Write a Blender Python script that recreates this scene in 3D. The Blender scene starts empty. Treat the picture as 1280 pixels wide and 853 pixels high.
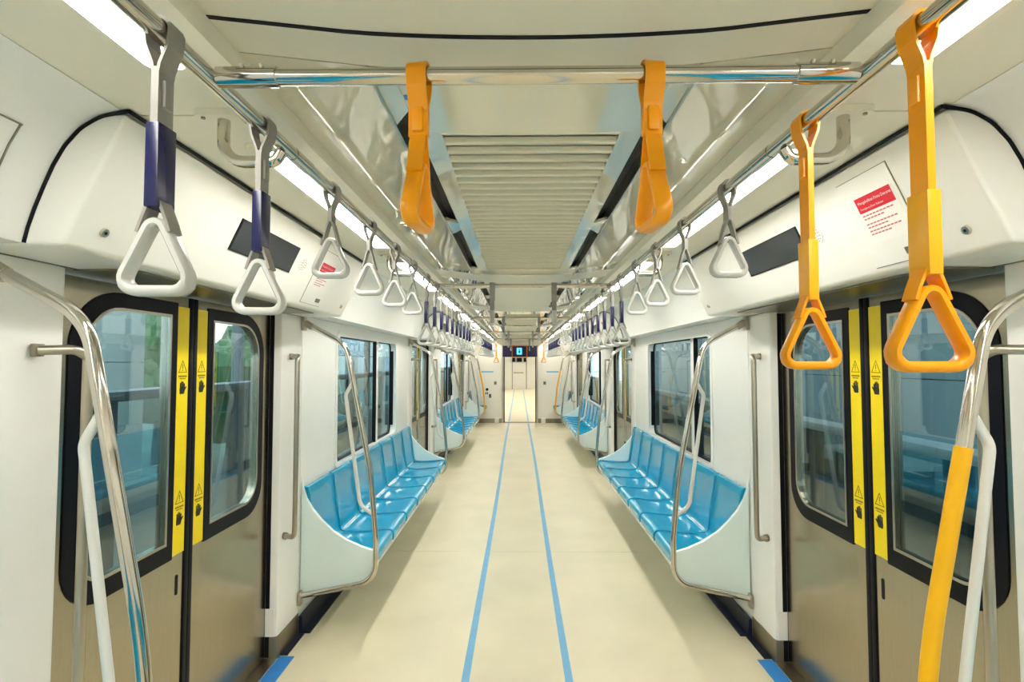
import bpy, bmesh, math, random
from mathutils import Vector, Matrix
random.seed(4)
S = bpy.context.scene
COL = S.collection

# ------------------------------------------------------------------ camera
FPX = 650.0
CAM = Vector((-0.03, 0.0, 1.6))
yaw, pit = math.atan(8.5/650), math.atan(26.5/650)
fw = Vector((-math.sin(yaw)*math.cos(pit), math.cos(yaw)*math.cos(pit), math.sin(pit)))
rt = Vector((math.cos(yaw), math.sin(yaw), 0))
up = rt.cross(fw)
cd = bpy.data.cameras.new('camera'); cam = bpy.data.objects.new('camera', cd); COL.objects.link(cam)
cd.sensor_fit = 'HORIZONTAL'; cd.sensor_width = 36; cd.lens = FPX/1280*36; cd.clip_start = .02; cd.clip_end = 500
cam.matrix_world = Matrix(((rt.x, up.x, -fw.x, CAM.x), (rt.y, up.y, -fw.y, CAM.y), (rt.z, up.z, -fw.z, CAM.z), (0, 0, 0, 1)))
S.camera = cam

# ------------------------------------------------------------------ world (bright overcast sky)
w = bpy.data.worlds.new('sky'); S.world = w; w.use_nodes = True
nt = w.node_tree; nt.nodes.clear()
wo = nt.nodes.new('ShaderNodeOutputWorld'); bg = nt.nodes.new('ShaderNodeBackground')
tc = nt.nodes.new('ShaderNodeTexCoord'); nz = nt.nodes.new('ShaderNodeTexNoise'); cr = nt.nodes.new('ShaderNodeValToRGB')
nz.inputs['Scale'].default_value = 3.0; nz.inputs['Detail'].default_value = 5
cr.color_ramp.elements[0].position = .38; cr.color_ramp.elements[0].color = (.50, .68, .88, 1)
cr.color_ramp.elements[1].position = .62; cr.color_ramp.elements[1].color = (.92, .95, .97, 1)
nt.links.new(tc.outputs['Generated'], nz.inputs['Vector']); nt.links.new(nz.outputs['Fac'], cr.inputs['Fac'])
nt.links.new(cr.outputs['Color'], bg.inputs['Color']); nt.links.new(bg.outputs['Background'], wo.inputs['Surface'])
bg.inputs['Strength'].default_value = 1.9

LAMP = 15.0                       # emission of the ceiling light diffusers
S.view_settings.view_transform = 'Standard'; S.view_settings.look = 'None'
S.view_settings.gamma = 1; S.view_settings.use_curve_mapping = False
S.view_settings.exposure = 1.15

# ------------------------------------------------------------------ materials
def lin(c):
    o = []
    for v in c:
        v /= 255.
        o.append(v/12.92 if v <= .04045 else ((v+.055)/1.055)**2.4)
    return (*o, 1)
def mat(name, rgb, rough=.4, metal=0., nscale=6., namt=.04, bump=0., coat=0., emit=None, aniso=None, rough_var=0., trans=0., spec=.5):
    m = bpy.data.materials.new(name); m.use_nodes = True
    t = m.node_tree; b = t.nodes['Principled BSDF']
    b.inputs['Roughness'].default_value = rough; b.inputs['Metallic'].default_value = metal
    b.inputs['Coat Weight'].default_value = coat; b.inputs['Specular IOR Level'].default_value = spec
    b.inputs['Coat Roughness'].default_value = .02
    c = lin(rgb)
    co = t.nodes.new('ShaderNodeTexCoord'); n = t.nodes.new('ShaderNodeTexNoise')
    n.inputs['Scale'].default_value = nscale; n.inputs['Detail'].default_value = 6
    src = co.outputs['Object']
    if aniso:
        mp = t.nodes.new('ShaderNodeMapping'); mp.inputs['Scale'].default_value = aniso
        t.links.new(src, mp.inputs['Vector']); src = mp.outputs['Vector']
    t.links.new(src, n.inputs['Vector'])
    r = t.nodes.new('ShaderNodeValToRGB')
    r.color_ramp.elements[0].position = .3; r.color_ramp.elements[1].position = .7
    r.color_ramp.elements[0].color = (*[v*(1-namt) for v in c[:3]], 1)
    r.color_ramp.elements[1].color = (*[min(1, v*(1+namt)) for v in c[:3]], 1)
    t.links.new(n.outputs['Fac'], r.inputs['Fac']); t.links.new(r.outputs['Color'], b.inputs['Base Color'])
    if rough_var:
        mr = t.nodes.new('ShaderNodeMapRange'); mr.inputs['To Min'].default_value = max(0, rough-rough_var); mr.inputs['To Max'].default_value = rough+rough_var
        t.links.new(n.outputs['Fac'], mr.inputs['Value']); t.links.new(mr.outputs['Result'], b.inputs['Roughness'])
    if bump:
        bp = t.nodes.new('ShaderNodeBump'); bp.inputs['Strength'].default_value = bump; bp.inputs['Distance'].default_value = .01
        t.links.new(n.outputs['Fac'], bp.inputs['Height']); t.links.new(bp.outputs['Normal'], b.inputs['Normal'])
    if emit:
        b.inputs['Emission Color'].default_value = lin(emit[0]); b.inputs['Emission Strength'].default_value = emit[1]
    return m
def glassmat(name, tint, refl=.10):
    m = bpy.data.materials.new(name); m.use_nodes = True
    t = m.node_tree; t.nodes.clear()
    o = t.nodes.new('ShaderNodeOutputMaterial'); mx = t.nodes.new('ShaderNodeMixShader')
    tr = t.nodes.new('ShaderNodeBsdfTransparent'); gl = t.nodes.new('ShaderNodeBsdfGlossy'); fr = t.nodes.new('ShaderNodeLayerWeight')
    pw = t.nodes.new('ShaderNodeMath'); pw.operation = 'POWER'; pw.inputs[1].default_value = 4.0
    ad = t.nodes.new('ShaderNodeMath'); ad.operation = 'MULTIPLY_ADD'; ad.use_clamp = True; ad.inputs[1].default_value = .6; ad.inputs[2].default_value = refl
    fr.inputs['Blend'].default_value = .5
    tr.inputs['Color'].default_value = (*tint, 1); gl.inputs['Roughness'].default_value = .015; gl.inputs['Color'].default_value = (.9, .95, .96, 1)
    t.links.new(fr.outputs['Facing'], pw.inputs[0]); t.links.new(pw.outputs[0], ad.inputs[0]); t.links.new(ad.outputs[0], mx.inputs['Fac'])
    t.links.new(tr.outputs[0], mx.inputs[1]); t.links.new(gl.outputs[0], mx.inputs[2]); t.links.new(mx.outputs[0], o.inputs['Surface'])
    return m
M = dict(
    wall=mat('wall_plastic', (240, 240, 235), .22, nscale=3, namt=.012),
    cover=mat('header_cover_paint', (237, 236, 228), .28, nscale=3, namt=.012),
    ceil=mat('ceiling_paint', (234, 230, 212), .35, nscale=3, namt=.015),
    gloss=mat('ceiling_gloss_laminate', (226, 222, 200), .012, nscale=1.2, namt=.02, coat=1., spec=.9),
    louver=mat('louver_paint', (232, 228, 208), .4, nscale=4, namt=.015),
    floor=mat('floor_vinyl', (218, 208, 178), .48, nscale=2.2, namt=.06, rough_var=.08, bump=.02),
    steel=mat('polished_steel', (205, 200, 190), .09, 1., nscale=8, namt=.04),
    satin=mat('satin_steel', (190, 182, 166), .28, 1., nscale=8, namt=.05),
    door=mat('brushed_steel_door', (176, 166, 145), .24, 1., nscale=4, namt=.06, aniso=(40, 40, 1.2), rough_var=.05),
    kick=mat('kick_plate_steel', (150, 142, 126), .35, 1., nscale=5, namt=.06),
    whitetube=mat('grey_coated_tube', (222, 222, 216), .3, nscale=8, namt=.02),
    black=mat('black_rubber', (12, 12, 18), .5, nscale=10, namt=.1, spec=.2),
    frame=mat('black_window_surround', (12, 13, 20), .35, nscale=10, namt=.05, spec=.15),
    slot=mat('dark_air_slot', (14, 13, 24), .6, nscale=10, namt=.1),
    yellow=mat('yellow_warning_tape', (250, 222, 0), .35, nscale=5, namt=.02),
    polyellow=mat('yellow_pole_sleeve', (250, 186, 8), .3, nscale=5, namt=.02),
    orange=mat('orange_strap_plastic', (255, 164, 2), .3, nscale=8, namt=.03),
    orangelt=mat('amber_sleeve_plastic', (252, 178, 6), .3, nscale=8, namt=.03),
    navy=mat('navy_sleeve_plastic', (14, 16, 74), .25, nscale=8, namt=.06),
    strap=mat('grey_strap_webbing', (150, 146, 138), .5, nscale=20, namt=.06),
    ring=mat('pale_grey_handle', (204, 204, 198), .22, nscale=8, namt=.02),
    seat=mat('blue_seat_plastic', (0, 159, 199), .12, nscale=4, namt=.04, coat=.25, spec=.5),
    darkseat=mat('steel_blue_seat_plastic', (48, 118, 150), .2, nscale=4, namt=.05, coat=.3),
    shell=mat('pale_aqua_bench_shell', (222, 238, 234), .3, nscale=4, namt=.02),
    navyfloor=mat('dark_navy_skirting', (22, 24, 46), .4, nscale=5, namt=.1),
    tape=mat('blue_floor_tape', (112, 172, 208), .5, nscale=14, namt=.06),
    tape2=mat('bright_blue_tape', (44, 130, 206), .5, nscale=14, namt=.06),
    lamp=mat('light_diffuser', (255, 255, 250), .4, nscale=4, namt=0., emit=((255, 253, 247), LAMP)),
    screen=mat('dark_display_glass', (60, 64, 66), .15, nscale=4, namt=.04),
    red=mat('red_sticker', (214, 26, 48), .35, nscale=5, namt=.02),
    paper=mat('white_sticker', (240, 238, 232), .4, nscale=5, namt=.01),
    ink=mat('dark_print', (24, 22, 20), .5, nscale=5, namt=.05),
    redink=mat('red_print', (196, 110, 112), .5, nscale=5, namt=.05),
    olive=mat('olive_print', (120, 104, 10), .5, nscale=5, namt=.05),
    bluesign=mat('blue_sign', (120, 190, 224), .4, nscale=5, namt=.03),
    ledbody=mat('navy_led_panel', (30, 24, 76), .3, nscale=5, namt=.05),
    ledicon=mat('cyan_led_icon', (90, 190, 220), .4, emit=((90, 195, 225), .7)),
    orangeframe=mat('orange_frame_paint', (226, 130, 40), .4),
    endwall=mat('end_wall_laminate', (240, 236, 224), .3, nscale=3, namt=.012),
    glass=glassmat('tinted_glass', (.66, .76, .77), .10),
    sideglass=glassmat('side_window_glass', (.72, .80, .79), .08),
    platform=mat('platform_paving', (84, 84, 78), .7, nscale=3, namt=.08),
    panelL=mat('station_panel_grey', (206, 210, 200), .5, nscale=2, namt=.04),
    concA=mat('concourse_glass_blue', (120, 150, 166), .25, nscale=1.5, namt=.12),
    concB=mat('concourse_panel_dark', (96, 112, 108), .4, nscale=1.5, namt=.12),
    panelR=mat('station_panel_teal', (150, 172, 172), .45, nscale=2, namt=.05),
    barrier=mat('platform_barrier_grey', (78, 84, 84), .4, nscale=4, namt=.05),
    bartop=mat('platform_barrier_top', (226, 226, 218), .4, nscale=4, namt=.03),
    roofsteel=mat('canopy_steel', (150, 154, 154), .5, nscale=3, namt=.06),
    leaf=mat('tree_leaves', (70, 104, 58), .7, nscale=9, namt=.35),
    trunk=mat('tree_bark', (84, 70, 54), .8, nscale=9, namt=.2),
    hill=mat('hill_green', (104, 132, 120), .9, nscale=.2, namt=.2),
)

# ------------------------------------------------------------------ mesh helpers
class MB:
    def __init__(s): s.bm = bmesh.new()
    def face(s, pts):
        s.bm.faces.new([s.bm.verts.new(p) for p in pts])
    def hexa(s, p):          # 8 corners: bottom 4, top 4
        v = [s.bm.verts.new(q) for q in p]
        for f in ((0, 1, 2, 3), (4, 5, 6, 7), (0, 1, 5, 4), (1, 2, 6, 5), (2, 3, 7, 6), (3, 0, 4, 7)):
            s.bm.faces.new([v[i] for i in f])
        return s
    def box(s, x0, x1, y0, y1, z0, z1):
        return s.hexa([(x0, y0, z0), (x1, y0, z0), (x1, y1, z0), (x0, y1, z0), (x0, y0, z1), (x1, y0, z1), (x1, y1, z1), (x0, y1, z1)])
    def prism(s, pts, ax, a0, a1):
        def P(p, a): return {'x': (a, p[0], p[1]), 'y': (p[0], a, p[1]), 'z': (p[0], p[1], a)}[ax]
        A = [s.bm.verts.new(P(p, a0)) for p in pts]; B = [s.bm.verts.new(P(p, a1)) for p in pts]
        s.bm.faces.new(A); s.bm.faces.new(B[::-1])
        n = len(pts)
        for i in range(n): s.bm.faces.new([A[i], B[i], B[(i+1) % n], A[(i+1) % n]])
        return s
    def plate(s, outer, holes, ax, a0, a1):
        """flat plate with holes, pts 2D, thick from a0 to a1 along ax"""
        def P(p, a): return {'x': (a, p[0], p[1]), 'y': (p[0], a, p[1]), 'z': (p[0], p[1], a)}[ax]
        for a in (a0, a1):
            ed = []
            for L in [outer]+holes:
                vs = [s.bm.verts.new(P(p, a)) for p in L]
                ed += [s.bm.edges.new((vs[i], vs[(i+1) % len(vs)])) for i in range(len(vs))]
            bmesh.ops.triangle_fill(s.bm, use_beauty=True, edges=ed)
        for L in [outer]+holes:
            for i in range(len(L)):
                p, q = L[i], L[(i+1) % len(L)]
                s.face([P(p, a0), P(q, a0), P(q, a1), P(p, a1)])
        bmesh.ops.remove_doubles(s.bm, verts=s.bm.verts[:], dist=1e-6)
        return s
    def tube(s, path, r, n=12, closed=False, ry=None):
        path = [Vector(p) for p in path]; N = len(path); rings = []
        prev = None
        for i, p in enumerate(path):
            a = path[(i-1) % N] if (closed or i) else p
            b = path[(i+1) % N] if (closed or i < N-1) else p
            t = (b-a).normalized()
            if prev is None:
                u = t.cross(Vector((0, 1, 0)))
                if u.length < .1: u = t.cross(Vector((1, 0, 0)))
            else:
                u = prev - t*prev.dot(t)
            u.normalize(); prev = u; v = t.cross(u)
            rr = r[i] if isinstance(r, (list, tuple)) else r
            rings.append([s.bm.verts.new(p+u*math.cos(k*2*math.pi/n)*rr+v*math.sin(k*2*math.pi/n)*rr) for k in range(n)])
        R = range(N if closed else N-1)
        for i in R:
            A, B = rings[i], rings[(i+1) % N]
            for k in range(n): s.bm.faces.new([A[k], A[(k+1) % n], B[(k+1) % n], B[k]])
        if not closed:
            s.bm.faces.new(rings[0]); s.bm.faces.new(rings[-1][::-1])
        return s
    def cyl(s, a, b, r, n=16): return s.tube([a, b], r, n)
    def ribbon(s, pts, wd, th):
        """strip in the XZ plane, width wd along Y, thickness th"""
        P = [Vector((p[0], p[1])) for p in pts]; N = len(P); L = []; Rr = []
        for i in range(N):
            t = (P[min(i+1, N-1)]-P[max(i-1, 0)]).normalized(); nn = Vector((-t.y, t.x))
            L.append(P[i]+nn*th/2); Rr.append(P[i]-nn*th/2)
        for i in range(N-1):
            s.hexa([(L[i].x, -wd/2, L[i].y), (Rr[i].x, -wd/2, Rr[i].y), (Rr[i].x, wd/2, Rr[i].y), (L[i].x, wd/2, L[i].y),
                    (L[i+1].x, -wd/2, L[i+1].y), (Rr[i+1].x, -wd/2, Rr[i+1].y), (Rr[i+1].x, wd/2, Rr[i+1].y), (L[i+1].x, wd/2, L[i+1].y)])
        bmesh.ops.remove_doubles(s.bm, verts=s.bm.verts[:], dist=1e-6)
        return s
    def mesh(s, name, sx=1, shift=(0, 0, 0), bevel=0, smooth=35, seg=2):
        bm = s.bm
        bmesh.ops.remove_doubles(bm, verts=bm.verts[:], dist=1e-6)
        if bevel:
            bmesh.ops.recalc_face_normals(bm, faces=bm.faces[:])
            ed = [e for e in bm.edges if len(e.link_faces) == 2 and e.calc_face_angle(0) > .5]
            bmesh.ops.bevel(bm, geom=ed, offset=bevel, segments=seg, affect='EDGES', profile=.6, clamp_overlap=True)
        for v in bm.verts: v.co = Vector((v.co.x*sx-shift[0], v.co.y-shift[1], v.co.z-shift[2]))
        bmesh.ops.recalc_face_normals(bm, faces=bm.faces[:])
        me = bpy.data.meshes.new(name); bm.to_mesh(me); bm.free()
        if smooth:
            me.polygons.foreach_set('use_smooth', [True]*len(me.polygons)); me.set_sharp_from_angle(angle=math.radians(smooth))
        return me

def round_poly(pts, rads, n=5):
    out = []; N = len(pts)
    for i in range(N):
        r = rads[i] if isinstance(rads, (list, tuple)) else rads
        p = Vector(pts[i]); a = Vector(pts[i-1])-p; b = Vector(pts[(i+1) % N])-p
        if r <= 0: out.append(tuple(p)); continue
        out += fil(p, a, b, r, n)
    return out
def fil(p, a, b, r, n):
    la, lb = a.length, b.length; a = a.normalized(); b = b.normalized()
    ang = a.angle(b); d = min(r/math.tan(ang/2), la*.49, lb*.49); r = d*math.tan(ang/2)
    c = p+(a+b).normalized()*(r/math.sin(ang/2)); s0 = p+a*d-c; s1 = p+b*d-c
    tot = s0.angle(s1); o = []
    for k in range(n+1):
        t = k/n
        q = (s0*math.sin((1-t)*tot)+s1*math.sin(t*tot))/math.sin(tot) if tot > 1e-5 else s0
        o.append(tuple(c+q))
    return o
def fillet(path, rads, n=6):
    P = [Vector(p) for p in path]; out = [tuple(P[0])]
    for i in range(1, len(P)-1):
        r = rads[i-1] if isinstance(rads, (list, tuple)) else rads
        out += fil(P[i], P[i-1]-P[i], P[i+1]-P[i], r, n)
    out.append(tuple(P[-1])); return out
def rect(a0, a1, b0, b1, r=0, n=5):
    pts = [(a0, b0), (a1, b0), (a1, b1), (a0, b1)]
    return round_poly(pts, r, n) if r else pts

ROOT = {}
def tag(o, label=None, cat=None, group=None, kind=None):
    if label: o['label'] = label
    if cat: o['category'] = cat
    if group: o['group'] = group
    if kind: o['kind'] = kind
    return o
def thing(name, label, cat, loc=(0, 0, 0), group=None, kind=None):
    o = bpy.data.objects.new(name, None); COL.objects.link(o); o.location = loc; o.empty_display_size = .05
    return tag(o, label, cat, group, kind)
def obj(name, me, m, parent=None, loc=(0, 0, 0), label=None):
    if m is not None and not me.materials: me.materials.append(M[m] if isinstance(m, str) else m)
    o = bpy.data.objects.new(name, me); COL.objects.link(o); o.location = loc
    if parent: o.parent = parent
    if label: o['label'] = label
    return o
KIDS = {}
def copy_tree(o, parent=None):
    c = o.copy(); COL.objects.link(c)
    if parent: c.parent = parent; c.matrix_parent_inverse = o.matrix_parent_inverse.copy()
    for k in list(o.children):
        if k.name in SKIP: continue
        copy_tree(k, c)
    return c
SKIP = set()
ORD = ['first', 'second', 'third', 'fourth', 'fifth', 'sixth', 'seventh', 'eighth', 'ninth', 'tenth', 'eleventh', 'twelfth']
SIDE = {-1: 'left', 1: 'right'}

# ------------------------------------------------------------------ layout
PER = 4.90
DOORS = [2.165+PER*k for k in range(3)]
BENCH = [4.615+PER*k for k in (-1, 0, 1)]
BH = 1.495                     # half bench length incl. end panels
YB, YE = -3.6, 13.78           # back and front end wall
DH = .68                       # half door opening
WX, DX = 1.335, 1.40
NEAR = {0: 'nearest', 1: 'middle', 2: 'farthest'}

# ------------------------------------------------------------------ floor
floor = thing('floor', 'cream vinyl train floor laid in wide sheets', 'floor', kind='structure')
ys = [YB, -.44, 4.46, 7.96, 11.6, YE+.1]
for a, b in zip(ys, ys[1:]):
    obj('floor_sheet', MB().box(-1.45, 1.45, a+.0015, b-.0015, -.04, 0).mesh('floor_sheet', smooth=0), 'floor', floor)
obj('floor_bed', MB().box(-1.46, 1.46, YB, YE+.1, -.07, -.0405).mesh('floor_bed', smooth=0), 'black', floor)
for x0, x1, sd in ((-.315, -.275, 'left'), (.205, .245, 'right')):
    m = MB(); n = 60
    for i in range(n):
        a = YB+.5+(YE-YB-.6)*i/n; b = YB+.5+(YE-YB-.6)*(i+1)/n
        j = lambda y: .006*math.sin(y*.7+x0*9)
        m.hexa([(x0+j(a), a, .0002), (x1+j(a), a, .0002), (x1+j(b), b, .0002), (x0+j(b), b, .0002),
                (x0+j(a), a, .0012), (x1+j(a), a, .0012), (x1+j(b), b, .0012), (x0+j(b), b, .0012)])
    o = obj('floor_tape', m.mesh('floor_tape', smooth=0), 'tape')
    tag(o, f'long pale blue tape line on the aisle floor, the {sd} of the two', 'tape', 'aisle tape lines')

# ------------------------------------------------------------------ ceiling
ceil = thing('ceiling', 'cream train ceiling with central louvre panel and glossy side panels', 'ceiling', (0, 0, 0), kind='structure')
def zc(x): return 2.172+.010*(x/.3)**2
def cprof(x0, x1, f, th=.02, n=6):
    t = [(x0+(x1-x0)*i/n, f(x0+(x1-x0)*i/n)) for i in range(n+1)]
    return t+[(x, z+th) for x, z in reversed(t)]
zs = lambda x: 2.184+.03*(x-.325)/.255
def lou(k): return (1.29+PER*k, 3.23+PER*k)
mods = []                                          # (y0,y1,kind)
for k in (-1, 0, 1, 2):
    mods += [(1.0+PER*k, 3.41+PER*k, 'L'), (3.41+PER*k, 3.70+PER*k, 'S'), (3.70+PER*k, 5.50+PER*k, 'F'), (5.50+PER*k, 5.90+PER*k, 'S')]
def zall(x):
    x = abs(x)
    return zc(x) if x < .29 else zs(max(x, .325)) if x > .325 else zc(.29)+(zs(.325)-zc(.29))*(x-.29)/.035
lm = MB()
lm.prism([(-.030, .017), (-.030, .005), (-.0285, .0015), (-.024, .0), (-.016, .001), (.004, .010), (.030, .030), (.030, .040), (.0, .028), (-.020, .019)], 'x', -.225, .225)
LME = lm.mesh('louver_slat', smooth=60); LME.materials.append(M['louver'])
for a, b, kd in mods:
    a = max(a, YB); b = min(b, YE)
    if b-a < .02: continue
    g = .002
    if kd == 'S':                                  # full-width cover strip
        obj('cover_strip', MB().prism(cprof(-.585, .585, zall, n=24), 'y', a+g, b-g).mesh('m', smooth=60), 'ceil', ceil)
        continue
    if kd == 'L':
        l0 = a+.285; n = max(0, int((min(l0+1.95, b-.05)-l0)/.06)); l1 = l0+n*.06
        for s in (-1, 1):
            obj('centre_margin_panel', MB().prism(cprof(.225, .283, zc, n=2), 'y', l0, l1).mesh('m', s), 'gloss', ceil)
        for y0, y1 in ((a+g, l0), (l1, b-g)):
            if y1-y0 > .01: obj('centre_panel', MB().prism(cprof(-.283, .283, zc), 'y', y0, y1).mesh('m'), 'gloss', ceil)
        if n: obj('louver_backing', MB().box(-.225, .225, l0, l1, 2.228, 2.236).mesh('m', smooth=0), 'louver', ceil)
        for i in range(n):
            obj('louver_slat', LME, None, ceil, (0, l0+.03+i*.06, 2.176))
    else:
        obj('centre_panel', MB().prism(cprof(-.283, .283, zc), 'y', a+g, b-g).mesh('m'), 'ceil', ceil)
    for s in (-1, 1):                              # dark air slots: recessed trough with two openings
        obj('gloss_side_panel', MB().prism(cprof(.332, .585, zs), 'y', a+g, b-g).mesh('m', s), 'gloss', ceil)
        obj('slot_trough', MB().box(.270, .34, a+.002, b-.002, 2.215, 2.225).mesh('m', s, smooth=0), 'slot', ceil)
        runs = [(a+.24, a+1.09), (a+1.32, a+2.16)] if kd == 'L' else [(a+.03, a+.86), (a+1.0, a+1.75)]
        cur = a+g
        for r0, r1 in runs+[(b-g, b-g)]:
            r0 = min(r0, b-g); r1 = min(r1, b-g)
            if r0-cur > .004:
                c0 = 0 if cur < a+.01 else .05; c1 = .07 if r0 < b-.01 else 0
                obj('slot_cover', MB().prism([(.283, cur+c0), (.283, r0-c1), (.326, r0), (.326, cur)] if r0-cur > .15 else [(.283, cur), (.283, r0), (.326, r0), (.326, cur)], 'z', 2.178, 2.19).mesh('m', s, smooth=0), 'gloss', ceil)
            cur = r1
        obj('slot_edge', MB().box(.326, .332, a+g, b-g, 2.172, 2.215).mesh('m', s, smooth=0), 'satin', ceil)
for s in (-1, 1):
    obj('rail_trim', MB().prism([(.585, 2.190), (.590, 2.178), (.622, 2.178), (.628, 2.190), (.628, 2.23), (.585, 2.23)], 'y', YB, YE).mesh('m', s), 'ceil', ceil)
    for a, b in ((YB, 1.23), (1.233, 3.10), (3.103, 6.13), (6.133, 8.0), (8.003, 11.03), (11.033, YE)):
        obj('outer_ceiling_panel', MB().prism([(.628, 2.2), (.97, 2.2), (.985, 2.196), (.985, 2.225), (.628, 2.225)], 'y', a+.0015, b-.0015).mesh('m', s), 'ceil', ceil)
obj('ceiling_seam', MB().prism(cprof(-.583, .583, lambda x: zall(x)-.0015, .003, 24), 'y', .888, .898).mesh('m'), 'black', ceil)
obj('roof_backing', MB().box(-1.46, 1.46, YB, YE, 2.27, 2.30).mesh('m', smooth=0), 'ceil', ceil)

# ------------------------------------------------------------------ ceiling lights
def light_proto(s, L=1.22):
    t = thing('ceiling_light', 'x', 'ceiling light', (0, 0, 0), 'ceiling light strips')
    obj('light_housing', MB().plate(rect(.668, .785, -.03, L+.03, .02), [rect(.686, .767, 0, L, .022)], 'z', 2.186, 2.1995).mesh('m', s), 'ceil', t)
    obj('diffuser', MB().prism(rect(.686, .767, 0, L, .022), 'z', 2.1925, 2.199).mesh('m', s), 'lamp', t)
    return t
for s in (-1, 1):
    proto = light_proto(s); k0 = -2
    o = light_proto(s, .84); o.location.y = 12.85; o['label'] = f'added short ceiling light strip brightening the end wall on the {SIDE[s]}'  # extra strip added after the regular row to brighten the end wall
    for i, k in enumerate(range(-3, 8)):
        y = 1.42+1.63*k
        if y < YB or y+1.22 > YE: continue
        o = proto if proto['label'] == 'x' else copy_tree(proto)
        o.location.y = y
        vis = k+1
        o['label'] = (f'{ORD[vis]} glowing ceiling light strip along the {SIDE[s]} rail, counted from the front of the picture' if vis >= 0
                      else f'{"nearer" if vis == -1 else "farther"} ceiling light strip on the {SIDE[s]} behind the camera')

# ------------------------------------------------------------------ walls
COVE = [(1.196, 1.884), (1.188, 1.92), (1.172, 1.97), (1.153, 2.02), (1.132, 2.07), (1.107, 2.115), (1.07, 2.158), (1.022, 2.186), (.972, 2.197)]
def cove_poly(): return COVE+[(x+.02, z+.02) for x, z in reversed(COVE)]
walls = {}; TRIM = {}
win_n = 0; door_n = 0
for s in (-1, 1):
    sd = SIDE[s]
    W = walls[s] = thing('wall_'+sd, f'{sd} side wall of white moulded panels with windows and doors', 'wall', kind='structure')
    TR = thing('trim_1' if s < 0 else 'trim_2', f'curved white cove panels above the {sd} windows', 'cove panel', kind='structure')
    TRIM[s] = TR
    B = thing('baseboard_'+sd, f'dark navy skirting along the {sd} wall under the benches', 'skirting', kind='structure')
    bays = [(YB, DOORS[0]-.95, BENCH[0]), (DOORS[0]+.95, DOORS[1]-.95, BENCH[1]), (DOORS[1]+.95, DOORS[2]-.95, BENCH[2]), (DOORS[2]+.95, YE, None)]
    for a, b, c in bays:
        out = rect(a+.002, b-.002, 0.0, 1.88)
        hole = [rect(c-.90, c+.89, .855, 1.80, .07)] if c and c > 0 else []
        obj('wall_panel', MB().plate(out, hole, 'x', WX, WX+.07).mesh('m', s, smooth=30), 'wall', W)
        obj('cove_panel', MB().prism(cove_poly(), 'y', a-.012, b+.012).mesh('m', s, smooth=50), 'wall', TR)
        obj('cove_ledge', MB().box(1.196, WX+.05, a, b, 1.8805, 1.886).mesh('m', s, smooth=0), 'wall', TR)
        obj('skirting', MB().prism([(1.262, .0005), (1.262, .010), (1.305, .016), (1.312, .10), (1.3305, .10), (1.3305, .0005)], 'y', a+.004, b-.004).mesh('m', s), 'navyfloor', B)
        if c and c > 0:
            win_n += 1
            dw = c+.30 if s < 0 else c-.39
            wn = 'middle' if c < 6 else 'farthest'
            wi = thing(f'window_{win_n}', f'{"large rounded" if c<6 else "small distant"} side window above the {"nearer" if c<6 else "farther"} blue bench on the {sd}', 'window', (0, c, .85), kind='structure')
            sh = (0, c, .85)
            obj('window_frame', MB().plate(rect(c-.925, c+.915, .83, 1.825, .085), [rect(c-.888, c+.878, .868, 1.788, .06)], 'x', WX-.006, WX-.0005).mesh('m', s, sh), 'wall', wi)
            obj('gasket', MB().plate(rect(c-.899, c+.889, .856, 1.799, .069), [rect(c-.885, c+.875, .87, 1.785, .06)], 'x', 1.388, 1.400).mesh('m', s, sh), 'black', wi)
            obj('end_seal', MB().box(1.360, 1.387, c+.8805, c+.8885, .94, 1.715).mesh('m', s, sh), 'black', wi)
            mu = obj('mullion', MB().box(1.372, 1.402, dw-.045, dw+.045, .857, 1.798).mesh('m', s, sh, bevel=.004), 'wall', wi)
            obj('mullion_seal', MB().box(1.366, 1.400, dw-.057, dw-.046, .857, 1.798).mesh('m', s, sh), 'black', wi)
            for y0, y1 in ((c-.897, dw-.057), (dw+.045, c+.887)):
                obj('pane', MB().box(1.4005, 1.4045, y0, y1, .858, 1.797).mesh('m', s, sh, smooth=0), 'sideglass', wi)
    # outer sill / header plates closing the shell
    obj('outer_skin', MB().box(1.445, 1.46, YB, YE, 1.89, 2.30).mesh('m', s, smooth=0), 'wall', W)
    for di, d in enumerate(DOORS):
        obj('door_lintel', MB().box(1.331, 1.444, d-.95, d+.95, 1.8725, 1.90).mesh('m', s, smooth=0), 'kick', W)
        for q in (-1, 1):
            obj('skirting_strip', MB().box(1.292, 1.3305, *sorted((d+q*.722, d+q*.945)), .0005, .006).mesh('m', s, smooth=0), 'navyfloor', B)
        for q in (-1, 1):                                 # pillar covers at both sides of every door
            pp = [(1.452, d+q*.681), (1.352, d+q*.683), (1.341, d+q*.689), (1.3355, d+q*.704), (1.335, d+q*.948), (1.452, d+q*.948)]
            pl = obj('pillar_cover', MB().prism(pp, 'z', .12, 1.872).mesh('m', s, smooth=30), 'wall', W)
            kp = [(1.452, d+q*.679), (1.350, d+q*.680), (1.338, d+q*.686), (1.3315, d+q*.702), (1.331, d+q*.948), (1.452, d+q*.948)]
            obj('kick_plate', MB().prism(kp, 'z', .0005, .12).mesh('m', s, smooth=30), 'kick', pl)
            obj('seal_strip', MB().box(1.376, 1.399, *sorted((d+q*.6785, d+q*.6808)), .012, 1.866).mesh('m', s, smooth=0), 'black', pl)
            obj('corner_plate', MB().box(1.350, 1.398, *sorted((d+q*.6775, d+q*.6805)), .122, .27).mesh('m', s), 'paper', pl)

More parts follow.
